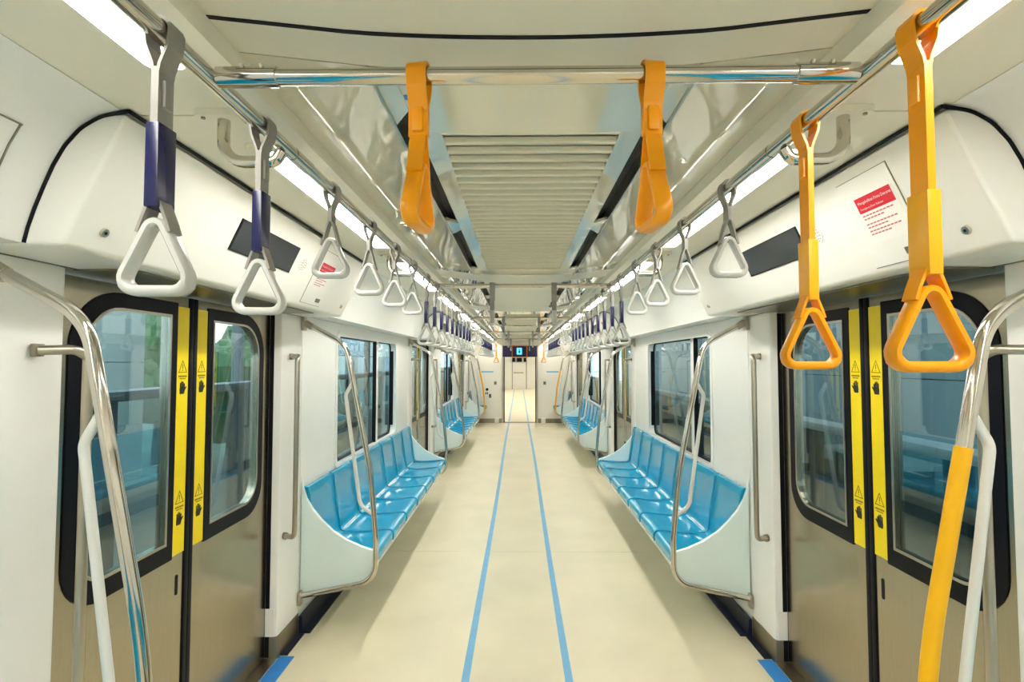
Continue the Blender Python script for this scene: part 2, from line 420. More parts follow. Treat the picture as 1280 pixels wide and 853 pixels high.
# ------------------------------------------------------------------ sliding doors
def hand_pts(y, z, h):                    # an open hand symbol, palm and fingers, as little polygons
    P = [[(-.30, -.5), (.18, -.5), (.30, -.25), (.28, .05), (-.30, .05), (-.34, -.2)]]
    for i, (fx, fl) in enumerate(((-.24, .34), (-.08, .46), (.08, .42), (.23, .28))):
        P.append([(fx-.065, .0), (fx+.065, .0), (fx+.06, fl), (fx, fl+.05), (fx-.06, fl)])
    P.append([(.24, -.3), (.50, .02), (.44, .10), (.20, -.1)])
    return [[(y+a*h, z+b*h) for a, b in q] for q in P]
def make_leaf(s, d, q, name, label):
    """q=-1 leaf nearer the camera, q=+1 farther"""
    L = thing(name, label, 'door', (s*DX, d+q*.35, 0), kind='structure'); sh = (s*DX, d+q*.35, 0)
    Y = lambda u: d+q*u                                    # u measured from the seam
    def R(u0, u1, z0, z1, r=(0, 0, 0, 0)):
        pts = [(u0, z0), (u1, z0), (u1, z1), (u0, z1)]
        return [(Y(a), b) for a, b in (round_poly(pts, list(r), 8) if any(r) else pts)]
    hole = R(.145, .548, .892, 1.782, (0, .11, .15, 0))
    obj('door_panel', MB().plate(R(.026, .6785, .012, 1.866), [hole], 'x', DX, DX+.035).mesh('m', s, sh, smooth=30), 'door', L)
    fr = R(.102, .605, .822, 1.838, (.004, .15, .20, .004))
    obj('window_surround', MB().plate(fr, [hole], 'x', DX-.004, DX-.0003).mesh('m', s, sh, smooth=30), 'frame', L)
    obj('window_bead', MB().plate(R(.140, .553, .887, 1.787, (0, .115, .155, 0)), [R(.150, .543, .897, 1.777, (0, .105, .145, 0))], 'x', DX-.007, DX-.0042).mesh('m', s, sh, smooth=30), 'satin', L)
    obj('pane', MB().plate(hole, [], 'x', DX+.008, DX+.012).mesh('m', s, sh, smooth=0), 'glass', L)
    obj('rubber_edge', MB().box(DX-.006, DX+.03, *sorted((Y(.001), Y(.0255))), .012, 1.866).mesh('m', s, sh, bevel=.003), 'black', L)
    ys_ = obj('yellow_strip', MB().box(DX-.0022, DX-.0003, *sorted((Y(.028), Y(.0985))), .832, 1.824).mesh('m', s, sh, smooth=0), 'yellow', L)
    yc = Y(.0632)
    for zt in (1.575, 1.05):
        tri = [(yc, zt+.034), (yc-.027, zt-.018), (yc+.027, zt-.018)]
        tin = [(yc, zt+.028), (yc-.022, zt-.015), (yc+.022, zt-.015)]
        obj('warning_triangle', MB().plate(tri, [tin], 'x', DX-.0028, DX-.00225).mesh('m', s, sh, smooth=0), 'olive', ys_)
        m = MB().box(DX-.0028, DX-.00225, yc-.002, yc+.002, zt-.002, zt+.016).box(DX-.0028, DX-.00225, yc-.002, yc+.002, zt-.010, zt-.006)
        obj('exclamation_mark', m.mesh('m', s, sh, smooth=0), 'olive', ys_)
        m = MB()
        for i in range(7): m.box(DX-.0028, DX-.00225, yc-.025+i*.0075, yc-.0195+i*.0075, zt-.036, zt-.029)
        for i in range(6): m.box(DX-.0028, DX-.00225, yc-.018+i*.0065, yc-.013+i*.0065, zt-.044, zt-.040)
        obj('caption_lettering', m.mesh('m', s, sh, smooth=0), 'olive', ys_)
        m = MB()
        for pl in hand_pts(yc, zt-.078, .052): m.prism(pl, 'x', DX-.0028, DX-.00225)
        obj('hand_symbol', m.mesh('m', s, sh, smooth=0), 'ink', ys_)
    if q < 0:
        obj('finger_pull', MB().prism([(Y(.066+.008*math.cos(t*math.pi/8)), .71+.032*(1 if math.sin(t*math.pi/8) > 0 else -1)+.008*math.sin(t*math.pi/8)) for t in range(16)], 'x', DX-.0015, DX-.0002).mesh('m', s, sh), 'black', L)
    return L
for s in (-1, 1):
    for di, d in enumerate(DOORS):
        nm = ['nearest', 'second', 'farthest'][di]
        for q in (-1, 1):
            door_n += 1
            make_leaf(s, d, q, f'door_{door_n}', f'steel sliding door leaf with yellow strip, {"near" if q<0 else "far"} half of the {nm} doorway on the {SIDE[s]}')
        t = thing('door_threshold', f'metal sill with blue tape at the {nm} {SIDE[s]} doorway', 'door sill', (s*1.36, d, 0), kind='structure')
        obj('sill_plate', MB().box(1.335, 1.45, d-.68, d+.68, .0004, .008).mesh('m', s, (s*1.36, d, 0), smooth=0), 'kick', t)
        obj('sill_groove', MB().box(1.405, 1.425, d-.68, d+.68, .0081, .0095).mesh('m', s, (s*1.36, d, 0), smooth=0), 'black', t)
        tp = obj('threshold_tape', MB().box(1.250, 1.332, d-.70, d+.715, .0002, .0014).mesh('m', s, (s*1.29, d, 0), smooth=0), 'tape2', None, (s*1.29, d, 0))
        tag(tp, f'bright blue tape strip on the floor at the {nm} doorway on the {SIDE[s]}', 'tape', 'doorway tape strips')

# ------------------------------------------------------------------ door header covers
HB, HT = Vector((1.105, 1.875)), Vector((.958, 2.188))           # face bottom / top (x,z)
HN = Vector((-(HT-HB).y, (HT-HB).x)).normalized()                # towards the aisle
if HN.x > 0: HN = -HN
def hp(t, off=0):
    p = HB+(HT-HB)*t+HN*off; return p
def slope_poly(m, yt, off0, off1):
    """extruded polygon on the sloping face: yt = list of (y,t)"""
    A = [(hp(t, off0).x, y, hp(t, off0).y) for y, t in yt]; B = [(hp(t, off1).x, y, hp(t, off1).y) for y, t in yt]
    a = [m.bm.verts.new(p) for p in A]; b = [m.bm.verts.new(p) for p in B]
    m.bm.faces.new(a); m.bm.faces.new(b[::-1])
    for i in range(len(a)): m.bm.faces.new([a[i], b[i], b[(i+1) % len(a)], a[(i+1) % len(a)]])
    return m
def text_mesh(txt, size, fn):
    cu = bpy.data.curves.new('lettering', 'FONT'); cu.body = txt; cu.size = size; cu.resolution_u = 2
    o = bpy.data.objects.new('tmp', cu); COL.objects.link(o)
    bpy.context.view_layer.update()
    me = bpy.data.meshes.new_from_object(o.evaluated_get(bpy.context.evaluated_depsgraph_get()))
    bpy.data.objects.remove(o); bpy.data.curves.remove(cu)
    for v in me.vertices: v.co = fn(v.co.x, v.co.y)
    me.name = 'lettering'; return me
HL = (HT-HB).length
for s in (-1, 1):
    for di, d in enumerate(DOORS):
        nm = ['nearest', 'second', 'farthest'][di]; dr = -s                   # layout direction along the train
        loc = (s*1.2, d, 1.87); T = thing('door_header_cover', f'cream sloping cover box over the {nm} doorway on the {SIDE[s]} wall', 'door cover', loc, 'door header covers')
        y0, y1 = d-.968, d+.968
        prof = [(1.105, 1.875), (.958, 2.188), (1.05, 2.198), (1.329, 2.198), (1.329, 1.872)]
        obj('cover_body', MB().prism(prof, 'y', y0, y1).mesh('m', s, loc, bevel=.014, seg=3), 'cover', T)
        obj('lower_trim', MB().box(1.16, 1.328, d-.675, d+.675, 1.8675, 1.8715).mesh('m', s, loc), 'kick', T)
        for yy in (y0, y1):
            path = fillet([(.955, yy, 2.194)]+[(x-.003, yy, z-.003) for x, z in reversed(COVE)][1:], .1, 3)
            obj('gap_gasket', MB().tube(path, .0045, 8).mesh('m', s, loc), 'black', T)
        obj('gap_gasket', MB().tube([(.953, y0, 2.194), (.953, y1, 2.194)], .005, 8).mesh('m', s, loc), 'black', T)
        Yw = lambda wv: d+dr*wv
        sc, sp, (p0, p1) = ((-.135, .20, (.34, .575)) if s < 0 else (.0, .325, (.53, .745)))
        def srect(w0, w1, t0, t1): return [(Yw(w0), t0), (Yw(w1), t0), (Yw(w1), t1), (Yw(w0), t1)]
        obj('display_bezel', slope_poly(MB(), srect(sc-.24, sc+.24, .385, .735), .0003, .003).mesh('m', s, loc), 'black', T)
        obj('display_screen', slope_poly(MB(), srect(sc-.233, sc+.233, .40, .72), .0031, .0042).mesh('m', s, loc), 'screen', T)
        m = MB()
        for ring in range(3):
            rr = .010+.008*ring
            for k in range(5+ring*4):
                a = 2*math.pi*k/(5+ring*4)
                cy, ct = Yw(sp)+rr*math.cos(a), .56+rr*math.sin(a)/HL
                slope_poly(m, [(cy+.0025*math.cos(b*math.pi/3), ct+.0025*math.sin(b*math.pi/3)/HL) for b in range(6)], .0026, .0032)
        g = obj('speaker_grille', slope_poly(MB(), [(Yw(sp)+.037*math.cos(k*math.pi/12), .56+.037*math.sin(k*math.pi/12)/HL) for k in range(24)], .0003, .0025).mesh('m', s, loc), 'cover', T)
        obj('grille_holes', m.mesh('m', s, loc, smooth=0), 'kick', g)
        # access panel with sticker
        po = [(Yw(a), b) for a, b in rect(p0-.0025, p1+.0025, .06, .89)]
        obj('panel_gap', slope_poly(MB(), po, .0003, .0012).mesh('m', s, loc), 'kick', T)
        ap = obj('access_panel', slope_poly(MB(), [(Yw(a), b) for a, b in rect(p0, p1, .067, .883)], .0013, .003).mesh('m', s, loc), 'cover', T)
        pw = p1-p0; a0, a1 = p0+.045, p1-.02
        obj('sticker_sheet', slope_poly(MB(), srect(a0-.006, a1+.006, .28, .72), .0031, .0036).mesh('m', s, loc), 'paper', ap)
        obj('red_band', slope_poly(MB(), srect(a0, a1, .57, .71), .0037, .0042).mesh('m', s, loc), 'red', ap)
        # text runs left to right for somebody facing this wall
        left = min(Yw(a0), Yw(a1)) if s < 0 else max(Yw(a0), Yw(a1))
        def put(x, y, tb, off, left=left):
            p = hp(tb+y/HL, off); return Vector((s*p.x-loc[0], left+(x if s < 0 else -x)-loc[1], p.y-loc[2]))
        if di == 0:
            for txt, sz, tb, mt, dx in (('Mengaktifkan Pintu Darurat', .0125, .648, 'paper', .008), ('Emergency Door Release', .0095, .595, 'paper', .008)):
                obj('lettering', text_mesh(txt, sz, lambda x, y, tb=tb, dx=dx: put(x+dx, y, tb, .0044)), mt, ap)
        m = MB()
        for li, tb in enumerate((.535, .505, .455, .425, .39, .36)):
            n = 9-(li % 2)*3
            for k in range(n):
                u0 = .004+k*.0145; u1 = u0+.0115
                ya, yb_ = left+(u0 if s < 0 else -u0), left+(u1 if s < 0 else -u1)
                slope_poly(m, [(ya, tb), (yb_, tb), (yb_, tb+.012), (ya, tb+.012)], .0037, .0041)
        obj('printed_lines', m.mesh('m', s, loc, smooth=0), 'redink', ap)
        obj('panel_latch', slope_poly(MB(), srect(p0+pw*.66, p0+pw*.88, .12, .18), .0031, .005).mesh('m', s, loc), 'kick', ap)
        for yy in (d-.875, d+.875):
            c0 = hp(.17, 0); 
            lk = obj('lock', MB().tube([(hp(.17, .0003).x, yy, hp(.17, .0003).y), (hp(.17, .006).x, yy, hp(.17, .006).y)], [.013, .011], 16).mesh('m', s, loc), 'satin', T)
            obj('keyhole', MB().tube([(hp(.17, .0062).x, yy, hp(.17, .0062).y), (hp(.17, .0072).x, yy, hp(.17, .0072).y)], .0045, 6).mesh('m', s, loc), 'black', lk)

# ------------------------------------------------------------------ benches
def seat_profile():
    return [(.884, .395), (.880, .425), (.885, .450), (.900, .463), (.93, .466), (1.0, .458), (1.08, .452), (1.15, .450), (1.212, .452),
            (1.236, .460), (1.246, .480), (1.252, .530), (1.262, .60), (1.275, .69), (1.288, .775), (1.295, .828), (1.303, .845), (1.325, .848)]
def seat_mesh(s, wd):
    P = seat_profile(); bm = MB(); NV = 16; grid = []
    for j in range(NV+1):
        t = -1+2*j/NV; t = math.copysign(1-(1-abs(t))**1.7, t)
        y = t*wd/2; row = []
        e = 1-abs(t)**7
        for i, (x, z) in enumerate(P):
            a = Vector(P[max(i-1, 0)]); b = Vector(P[min(i+1, len(P)-1)]); tg = (b-a).normalized(); n = Vector((tg.y, -tg.x))
            if n.x > 0 and i > 9: n = n
            f = i/(len(P)-1)
            dep = .013*min(1, max(0, (f-.2)/.10), 1)*min(1, max(0, (.90-f)/.10))*e
            edge = .007*abs(t)**16
            q = Vector((x, z))+n*(dep+edge)*1.0
            if i <= 2: q = Vector((x, z))+n*edge
            row.append(bm.bm.verts.new((q.x, y, q.y)))
        grid.append(row)
    for j in range(NV):
        for i in range(len(P)-1): bm.bm.faces.new([grid[j][i], grid[j+1][i], grid[j+1][i+1], grid[j][i+1]])
    for row in (grid[0], grid[-1]):
        ext = [bm.bm.verts.new((v.co.x+.012, v.co.y, v.co.z-.014)) for v in row]
        for i in range(len(row)-1): bm.bm.faces.new([row[i], row[i+1], ext[i+1], ext[i]])
    return bm.mesh('seat_shell', s, smooth=60)
def panel_pts():
    top = [(1.329, .90), (1.322, .845), (1.30, .785), (1.262, .72), (1.21, .66), (1.14, .594), (1.06, .542), (.97, .503), (.895, .480)]
    low = [(.884, .44), (.890, .385), (.915, .325), (.955, .283), (1.01, .258), (1.329, .205)]
    return top+low
def make_bench(s, c, half, n, seatmat, label):
    T = thing('bench_seat', label, 'bench', (0, c, 0), 'longitudinal benches')
    wd = (2*half-.07)/n
    sm = seat_mesh(s, wd-.004); sm.materials.append(M[seatmat])
    for i in range(n): obj('seat_shell', sm, None, T, (0, -half+.035+wd*(i+.5), 0))
    PR = seat_profile()
    rib = []
    for i, (x, z) in enumerate(PR):
        a = Vector(PR[max(i-1, 0)]); b = Vector(PR[min(i+1, len(PR)-1)]); tg = (b-a).normalized()
        rib.append((x-tg.y*.0005, 0, z+tg.x*.0005))
    rm = MB().tube(rib, .0046, 8).mesh('seat_rib', s); rm.materials.append(M[seatmat])
    for i in range(n+1): obj('seat_rib', rm, None, T, (0, -half+.035+wd*i, 0))
    base = [(.892, .392), (.905, .345), (.95, .305), (1.05, .275), (1.3285, .225), (1.3285, .84), (1.324, .84), (1.318, .70), (1.305, .60), (1.28, .50), (1.22, .42), (.93, .40)]
    obj('bench_base', MB().prism(base, 'y', -half+.033, half-.033).mesh('m', s, smooth=40), 'shell', T)
    for q in (-1, 1):
        if c > 12 and q > 0: continue
        obj('end_panel', MB().prism(panel_pts(), 'y', *sorted((q*(half-.032), q*(half-.006)))).mesh('m', s, bevel=.005), 'shell', T)
    return T
for s in (-1, 1):
    for i, c in enumerate(BENCH):
        lb = ['bench of glossy blue moulded seats beside the camera on the %s', 'nearer bench of seven glossy blue moulded seats along the %s wall', 'farther bench of seven glossy blue moulded seats along the %s wall'][i] % SIDE[s]
        make_bench(s, c, BH, 7, 'seat', lb)
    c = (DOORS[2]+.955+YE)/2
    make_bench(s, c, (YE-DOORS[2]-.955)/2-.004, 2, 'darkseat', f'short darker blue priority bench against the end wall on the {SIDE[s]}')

# ------------------------------------------------------------------ partition poles and grab rails
def span(path, z0, z1, n=40):
    d = []
    for a, b in zip(path, path[1:]):
        a, b = Vector(a), Vector(b)
        d += [tuple(a.lerp(b, k/20)) for k in range(20)]
    d = [q for q in d if z0 < q[2] < z1 and q[0] < 1.04]
    return d[::max(1, len(d)//n)]
def make_pole(s, y, label, yel=False):
    T = thing('partition_pole', label, 'pole', (s*.9, y, .2), 'bench end poles'); sh = (s*.9, y, .2)
    r = .0165
    path = fillet([(1.325, y, 1.842), (1.066, y, 1.706), (.912, y, .95), (.876, y, .55), (.876, y, .31), (1.325, y, .222)], [.16, 2.0, 1.0, .12], 8)
    if yel:
                obj('yellow_sleeve', MB().tube(span(path, .36, 1.43), r+.0022, 14).mesh('m', s, sh), 'polyellow', T, label='yellow lower pole sleeve')
    obj('pole_tube', MB().tube(path, r, 14).mesh('m', s, sh), 'steel', T)
    xat = lambda z: 1.066+(.912-1.066)*(1.706-z)/.756 if z > .95 else .912+(.876-.912)*(.95-z)/.4
    lp = fillet([(xat(1.475)+.008, y, 1.475), (xat(1.40)+.062, y, 1.405), (xat(.78)+.075, y, .755), (xat(.70)+.006, y, .70)], [.05, .07], 6)
    obj('side_loop', MB().tube(lp, .0115, 12).mesh('m', s, sh), 'whitetube', T, label='pale grey side loop of the pole')
    m = MB().box(1.312, 1.3295, y-.022, y+.022, 1.79, 1.872)
    obj('wall_bracket', m.mesh('m', s, sh, bevel=.004), 'satin', T)
    obj('bracket_collar', MB().tube([(1.314, y, 1.836), (1.27, y, 1.8107)], r+.004, 14).mesh('m', s, sh), 'satin', T)
    obj('wall_bracket', MB().box(1.312, 1.3295, y-.02, y+.02, .17, .25).mesh('m', s, sh, bevel=.004), 'satin', T)
for s in (-1, 1):
    sd = SIDE[s]
    make_pole(s, BENCH[0]+BH+.022, f'{"yellow-sleeved" if s>0 else "polished steel"} bench end pole nearest the camera on the {sd}', s > 0)
    make_pole(s, BENCH[1]-BH-.012, f'steel pole with side loop at the near end of the nearer {sd} blue bench')
    make_pole(s, BENCH[1]+BH+.012, f'steel pole at the far end of the nearer {sd} blue bench')
    make_pole(s, BENCH[2]-BH-.012, f'steel pole at the near end of the farther {sd} blue bench')
    make_pole(s, BENCH[2]+BH+.012, f'steel pole at the far end of the farther {sd} blue bench')
    make_pole(s, DOORS[2]+.945, f'yellow-sleeved pole of the short end-wall bench on the {sd}', True)
    for di, d in enumerate(DOORS):
        for q in (-1, 1):
            nm = ['nearest', 'second', 'farthest'][di]
            sh = (s*1.27, d+q*.72, .64)
            T = thing('grab_rail', f'upright steel grab rail on the {"near" if q<0 else "far"} pillar of the {nm} {sd} doorway', 'grab rail', sh, 'doorway grab rails')
            P = lambda x, u, z: (x, d+q*u, z)
            obj('rail_tube', MB().tube(fillet([P(1.322, .785, 1.632), P(1.262, .735, 1.635), P(1.255, .70, 1.615), P(1.255, .70, .69), P(1.258, .70, .645), P(1.331, .74, .638)], [.03, .015, .3, .035], 5), .0135, 12).mesh('m', s, sh), 'satin', T)
            obj('mounting_plate', MB().box(1.316, 1.3298, *sorted((d+q*.77, d+q*.80)), 1.615, 1.65).mesh('m', s, sh, bevel=.003), 'kick', T)
            obj('mounting_plate', MB().cyl(P(1.318, .737, .638), P(1.3335, .745, .638), .019).mesh('m', s, sh), 'kick', T)

# ------------------------------------------------------------------ overhead rails
RX, RZ, RR = .60, 2.125, .0165
for s in (-1, 1):
    sd = SIDE[s]
    T = thing('overhead_rail', f'long polished steel overhead rail along the {sd} side of the aisle', 'handrail', (s*RX, 0, RZ))
    obj('rail_tube', MB().tube([(RX, YB+.01, RZ), (RX, YE-.02, RZ)], RR, 16).mesh('m', s, (s*RX, 0, RZ)), 'steel', T)
    for y in (1.33, 2.70, 6.25, 7.6, 11.2):
        obj('rail_sleeve', MB().tube([(RX, y-.05, RZ), (RX, y+.05, RZ)], RR+.0018, 16).mesh('m', s, (s*RX, 0, RZ)), 'steel', T)
    obj('end_flange', MB().cyl((RX, YE-.022, RZ), (RX, YE-.006, RZ), .03).mesh('m', s, (s*RX, 0, RZ)), 'satin', T)
    for i, y in enumerate((1.225, 2.83, 6.125, 7.73, 11.03, 12.75)):
        sh = (s*RX, 0, RZ)
        path = fillet([(.742, y, 2.187), (.742, y, 2.082), (.615, y, 2.082), (.600, y, 2.1075)], [.075, .02], 8)
        B = obj('rail_hanger', MB().tube(path, .0142, 12).mesh('m', s, sh), 'steel', T, label='curved steel hanger')
        obj('ceiling_plate', MB().prism(rect(.70, .80, y-.032, y+.032, .012), 'z', 2.184, 2.1995).mesh('m', s, sh), 'ceil', B)
        obj('plate_screw', MB().cyl((.782, y-.018, 2.180), (.782, y-.018, 2.184), .005, 8).mesh('m', s, sh), 'kick', B)
    # service panel joints on the cove beside the camera
    for seg in ([(1.103, .1, 2.113), (1.103, 1.09, 2.113)], [(x-.001, 1.09, z-.001) for x, z in COVE[:6]]):
        obj('service_panel_joint', MB().tube(seg, .0022, 6).mesh('m', s), 'kick', TRIM[s])
BARS = [.935, 3.57, 6.2, 9.1, 11.9]
for i, y in enumerate(BARS):
    T = thing('cross_bar', f'{ORD[i]} steel cross bar between the overhead rails, counted from the camera', 'handrail', (0, y, RZ), 'overhead cross bars')
    sh = (0, y, RZ)
    obj('bar_tube', MB().tube([(-RX+RR, y, RZ+.002), (RX-RR, y, RZ+.002)], RR-.001, 16).mesh('m', 1, sh), 'steel', T)
    for q in (-1, 1):
        so = obj('end_socket', MB().tube([(q*(RX-RR+.001), y, RZ+.002), (q*(RX-.125), y, RZ+.002)], RR+.0022, 16).mesh('m', 1, sh), 'steel', T)
        for xx in (.50, .535):
            obj('socket_screw', MB().cyl((q*xx, y-.012, RZ+.014), (q*xx, y-.0145, RZ+.0195), .0035, 8).mesh('m', 1, sh), 'satin', so)

# ------------------------------------------------------------------ hanging straps
def ring_mesh(scale=1.0):
    tri = round_poly([(0, .014), (.0605, -.113), (-.0605, -.113)], [.014, .020, .020], 6)
    tri = [(x*scale, z*scale) for x, z in tri]
    m = MB(); N = len(tri); n = 10; rings = []
    cen = Vector((0, -.07*scale))
    for i in range(N):
        p = Vector(tri[i]); t = (Vector(tri[(i+1) % N])-Vector(tri[i-1])).normalized(); nn = Vector((t.y, -t.x))
        if nn.dot(p-cen) < 0: nn = -nn
        low = 1 if p.y < -.10*scale else 0
        a, b = (.0088, .0150) if low else (.0068, .0160)
        rr = []
        for k in range(n):
            th = 2*math.pi*k/n; cx, sy = math.cos(th), math.sin(th); e = .55
            ox = a*math.copysign(abs(cx)**e, cx); oy = b*math.copysign(abs(sy)**e, sy)
            rr.append(m.bm.verts.new((p.x+nn.x*ox, oy, p.y+nn.y*ox)))
        rings.append(rr)
    for i in range(N):
        A, B = rings[i], rings[(i+1) % N]
        for k in range(n): m.bm.faces.new([A[k], A[(k+1) % n], B[(k+1) % n], B[k]])
    return m.mesh('handle', smooth=50)
def band_mesh(L, longtype):
    """L: height of handle top below rail axis"""
    m = MB(); R_ = RR+.0045; bw = .036
    arc = [(-.004, -.066), (-.006, -.054), (-R_*.85, -.024)]+[(R_*math.cos(a), R_*math.sin(a)) for a in [math.pi*(1.08-.145*k) for k in range(9)]]+[(R_*.85, -.024), (.006, -.054), (.004, -.066)]
    m.ribbon(arc, bw, .005)
    split = -L+.035 if longtype else -L+.050
    m.ribbon([(-.003, -.060), (-.003, split)], bw, .006); m.ribbon([(.003, -.060), (.003, split)], bw, .006)
    sp = .021
    for q in (-1, 1):
        m.ribbon([(q*.003, split+.003), (q*.009, split-.010), (q*sp, -L-.006), (q*(sp+.005), -L-.022)], bw*.8, .005)
    return m.mesh('strap_band', smooth=40)
def buckle_mesh(z0):
    m = MB().box(-.012, .012, -.010, .010, z0-.045, z0)
    return m.mesh('buckle', bevel=.003)
def sleeve_mesh(z0, z1):
    return MB().box(-.0105, .0105, -.0215, .0215, z1, z0).mesh('sleeve', bevel=.002)
RING = ring_mesh(1.0); 
def mk(me, m): me = me.copy(); me.materials.clear(); me.materials.append(M[m]); return me
KIND = {
    'blue':  dict(band=mk(band_mesh(.300, True), 'strap'), sleeve=mk(sleeve_mesh(-.150, -.284), 'navy'), ring=mk(RING, 'ring'), rz=-.300, buckle=mk(buckle_mesh(-.078), 'strap')),
    'grey':  dict(band=mk(band_mesh(.150, False), 'strap'), sleeve=None, ring=mk(RING, 'ring'), rz=-.150, buckle=None),
    'orange': dict(band=mk(band_mesh(.408, True), 'orange'), sleeve=mk(sleeve_mesh(-.262, -.392), 'orangelt'), ring=mk(ring_mesh(1.1), 'orange'), rz=-.408, buckle=mk(buckle_mesh(-.078), 'orange')),
    'short': dict(band=mk(band_mesh(.165, False), 'orange'), sleeve=None, ring=mk(RING, 'orange'), rz=-.165, buckle=mk(buckle_mesh(-.062), 'orange')),
}
def strap(kind, x, y, label, group, rot=0, yawj=0, z=RZ):
    K = KIND[kind]
    T = thing('hanging_strap', label, 'hanging strap', (x, y, z), group); T.rotation_euler = (0, 0, rot)
    obj('strap_band', K['band'], None, T)
    if K['buckle']: obj('buckle', K['buckle'], None, T)
    if K['sleeve']: obj('sleeve', K['sleeve'], None, T, label='navy blue sleeve' if kind == 'blue' else 'amber sleeve')
    h = obj('handle', K['ring'], None, T, (0, 0, K['rz'])); h.rotation_euler = (0, 0, yawj)
    return T
blueY = lambda c: [c-1.42+.3155*i for i in range(10)]
greyY = lambda d: [d-.605+.405*i for i in range(4)]
for s in (-1, 1):
    sd = SIDE[s]; x = s*RX
    for i, y in enumerate((.808, 1.132)):
        if s < 0: strap('blue', x, y, f'{"nearest" if i==0 else "second"} long strap with navy sleeve in the left foreground', 'navy sleeved straps', yawj=.05)
        else: strap('orange', x, y, f'{"nearest" if i==0 else "second"} long orange strap with triangular handle in the right foreground', 'long orange straps', yawj=-.03)
    for di, d in enumerate(DOORS):
        nm = ['nearest', 'second', 'farthest'][di]
        for i, y in enumerate(greyY(d)):
            strap('grey', x, y, f'{ORD[i]} short pale grey strap of the {sd} row before the {nm} doorway, counting away', 'short grey straps', yawj=random.uniform(-.08, .08))
    for bi, c in enumerate(BENCH[1:]):
        for i, y in enumerate(blueY(c)):
            strap('blue', x, y, f'{ORD[i]} navy sleeved strap of the {sd} row over the {"nearer" if bi==0 else "farther"} blue bench', 'navy sleeved straps', yawj=random.uniform(-.1, .1))
    for i, y in enumerate((12.98, 13.32)):
        strap('orange', x, y, f'small distant orange strap by the end wall on the {sd}, {"nearer" if i==0 else "farther"} one', 'long orange straps')
for i, y in enumerate(BARS):
    for q in (-1, 1):
        k = 'short' if i == 0 else 'grey'
        lab = (f'short orange strap hanging edge-on from the nearest cross bar, {SIDE[q]} one' if i == 0
               else f'grey strap hanging from the {ORD[i]} cross bar, {SIDE[q]} of the pair')
        strap(k, q*.213, y, lab, 'cross bar straps', rot=math.pi/2+(.0 if i else q*.12), z=RZ+.002)

# ------------------------------------------------------------------ end wall
E0, E1 = YE, YE+.08
DW0, DW1, DZ = -.44, .44, 1.735
wf = thing('wall_front', 'cream end wall with a doorway into the next car', 'wall', (0, YE, 0), kind='structure')
sh = (0, YE, 0)
outl = [(-1.45, 0), (DW0, 0), (DW0, 2.04), (DW1, 2.04), (DW1, 0), (1.45, 0), (1.45, 2.3), (-1.45, 2.3)]
obj('end_panel', MB().prism(outl, 'y', E0, E1).mesh('m', 1, sh, smooth=0), 'endwall', wf)
for q in (-1, 1):
    obj('kick_plate', MB().box(*sorted((q*.47, q*1.24)), E0-.012, E0-.0005, .001, .115).mesh('m', 1, sh, smooth=0), 'kick', wf)
    obj('door_jamb', MB().box(*sorted((q*.44, q*.475)), E0-.02, E0-.0006, .001, 2.05).mesh('m', 1, sh, smooth=0), 'satin', wf)
    obj('door_seal', MB().box(*sorted((q*.405, q*.435)), E0+.01, E0+.05, .001, 1.735).mesh('m', 1, sh, smooth=0), 'black', wf)
obj('doorway_sill', MB().box(-.44, .44, E0-.01, E1+.1, .0006, .015).mesh('m', 1, sh, smooth=0), 'kick', wf)
T = thing('information_display', 'navy information display above the end doorway with cyan icon', 'display', (0, YE-.03, 1.74))
sh = (0, YE-.03, 1.74)
obj('display_housing', MB().box(-.455, .455, YE-.028, YE+.04, 1.738, 2.035).mesh('m', 1, sh, bevel=.004), 'ledbody', T)
obj('display_frame', MB().plate(rect(-.215, .195, 1.712, 2.052), [rect(-.195, .175, 1.732, 2.037)], 'y', YE-.036, YE-.0285).mesh('m', 1, sh), 'orangeframe', T)
ic = obj('lit_icon', MB().prism(rect(-.085, .055, 1.80, 1.98, .01), 'y', YE-.0315, YE-.0285).mesh('m', 1, sh), 'ledicon', T)
m = MB().cyl((-.015, YE-.0328, 1.93), (-.015, YE-.0316, 1.93), .016).box(-.035, .005, YE-.0328, YE-.0316, 1.845, 1.905)
obj('icon_figure', m.mesh('m', 1, sh), 'ledbody', ic)
for q in (-1, 1):
    o = obj('pictogram_strip', MB().box(*sorted((q*.70, q*1.02)), YE-.003, YE-.0005, 1.325, 1.365).mesh('m', 1, (q*.86, YE, 1.345), smooth=0), 'bluesign', None, (q*.86, YE, 1.345))
    tag(o, f'thin pale blue sticker strip on the end wall, {SIDE[q]} of the doorway', 'sticker', 'end wall stickers')
    o = thing('wall_socket_plate', f'small grey switch plate beside the end doorway on the {SIDE[q]}', 'switch', (q*.65, YE, 1.05), 'end wall plates')
    obj('plate', MB().box(-.04, .04, -.008, -.0005, -.05, .05).mesh('m', bevel=.003), 'satin', o)
    obj('rocker', MB().box(-.022, .022, -.011, -.0085, -.03, .03).mesh('m', smooth=0), 'barrier', o)
    o = thing('floor_box', f'small white rounded box on the floor at the {SIDE[q]} foot of the end doorway', 'box', (q*.61, YE-.08, 0), 'white boxes by the end doorway')
    obj('box_body', MB().box(-.055, .055, -.05, .05, .001, .14).mesh('m', bevel=.02, seg=3), 'paper', o)
    obj('box_lid', MB().box(-.045, .045, -.04, .04, .1402, .15).mesh('m', bevel=.004), 'paper', o)
o = thing('intercom', 'black round intercom button with two small boxes on the end wall', 'intercom', (-.87, YE, .88))
obj('call_button', MB().cyl((0, -.02, 0), (0, -.0005, 0), .038).mesh('m'), 'black', o)
obj('key_box', MB().box(-.045, -.015, -.02, -.0005, -.13, -.07).mesh('m', bevel=.003), 'barrier', o)
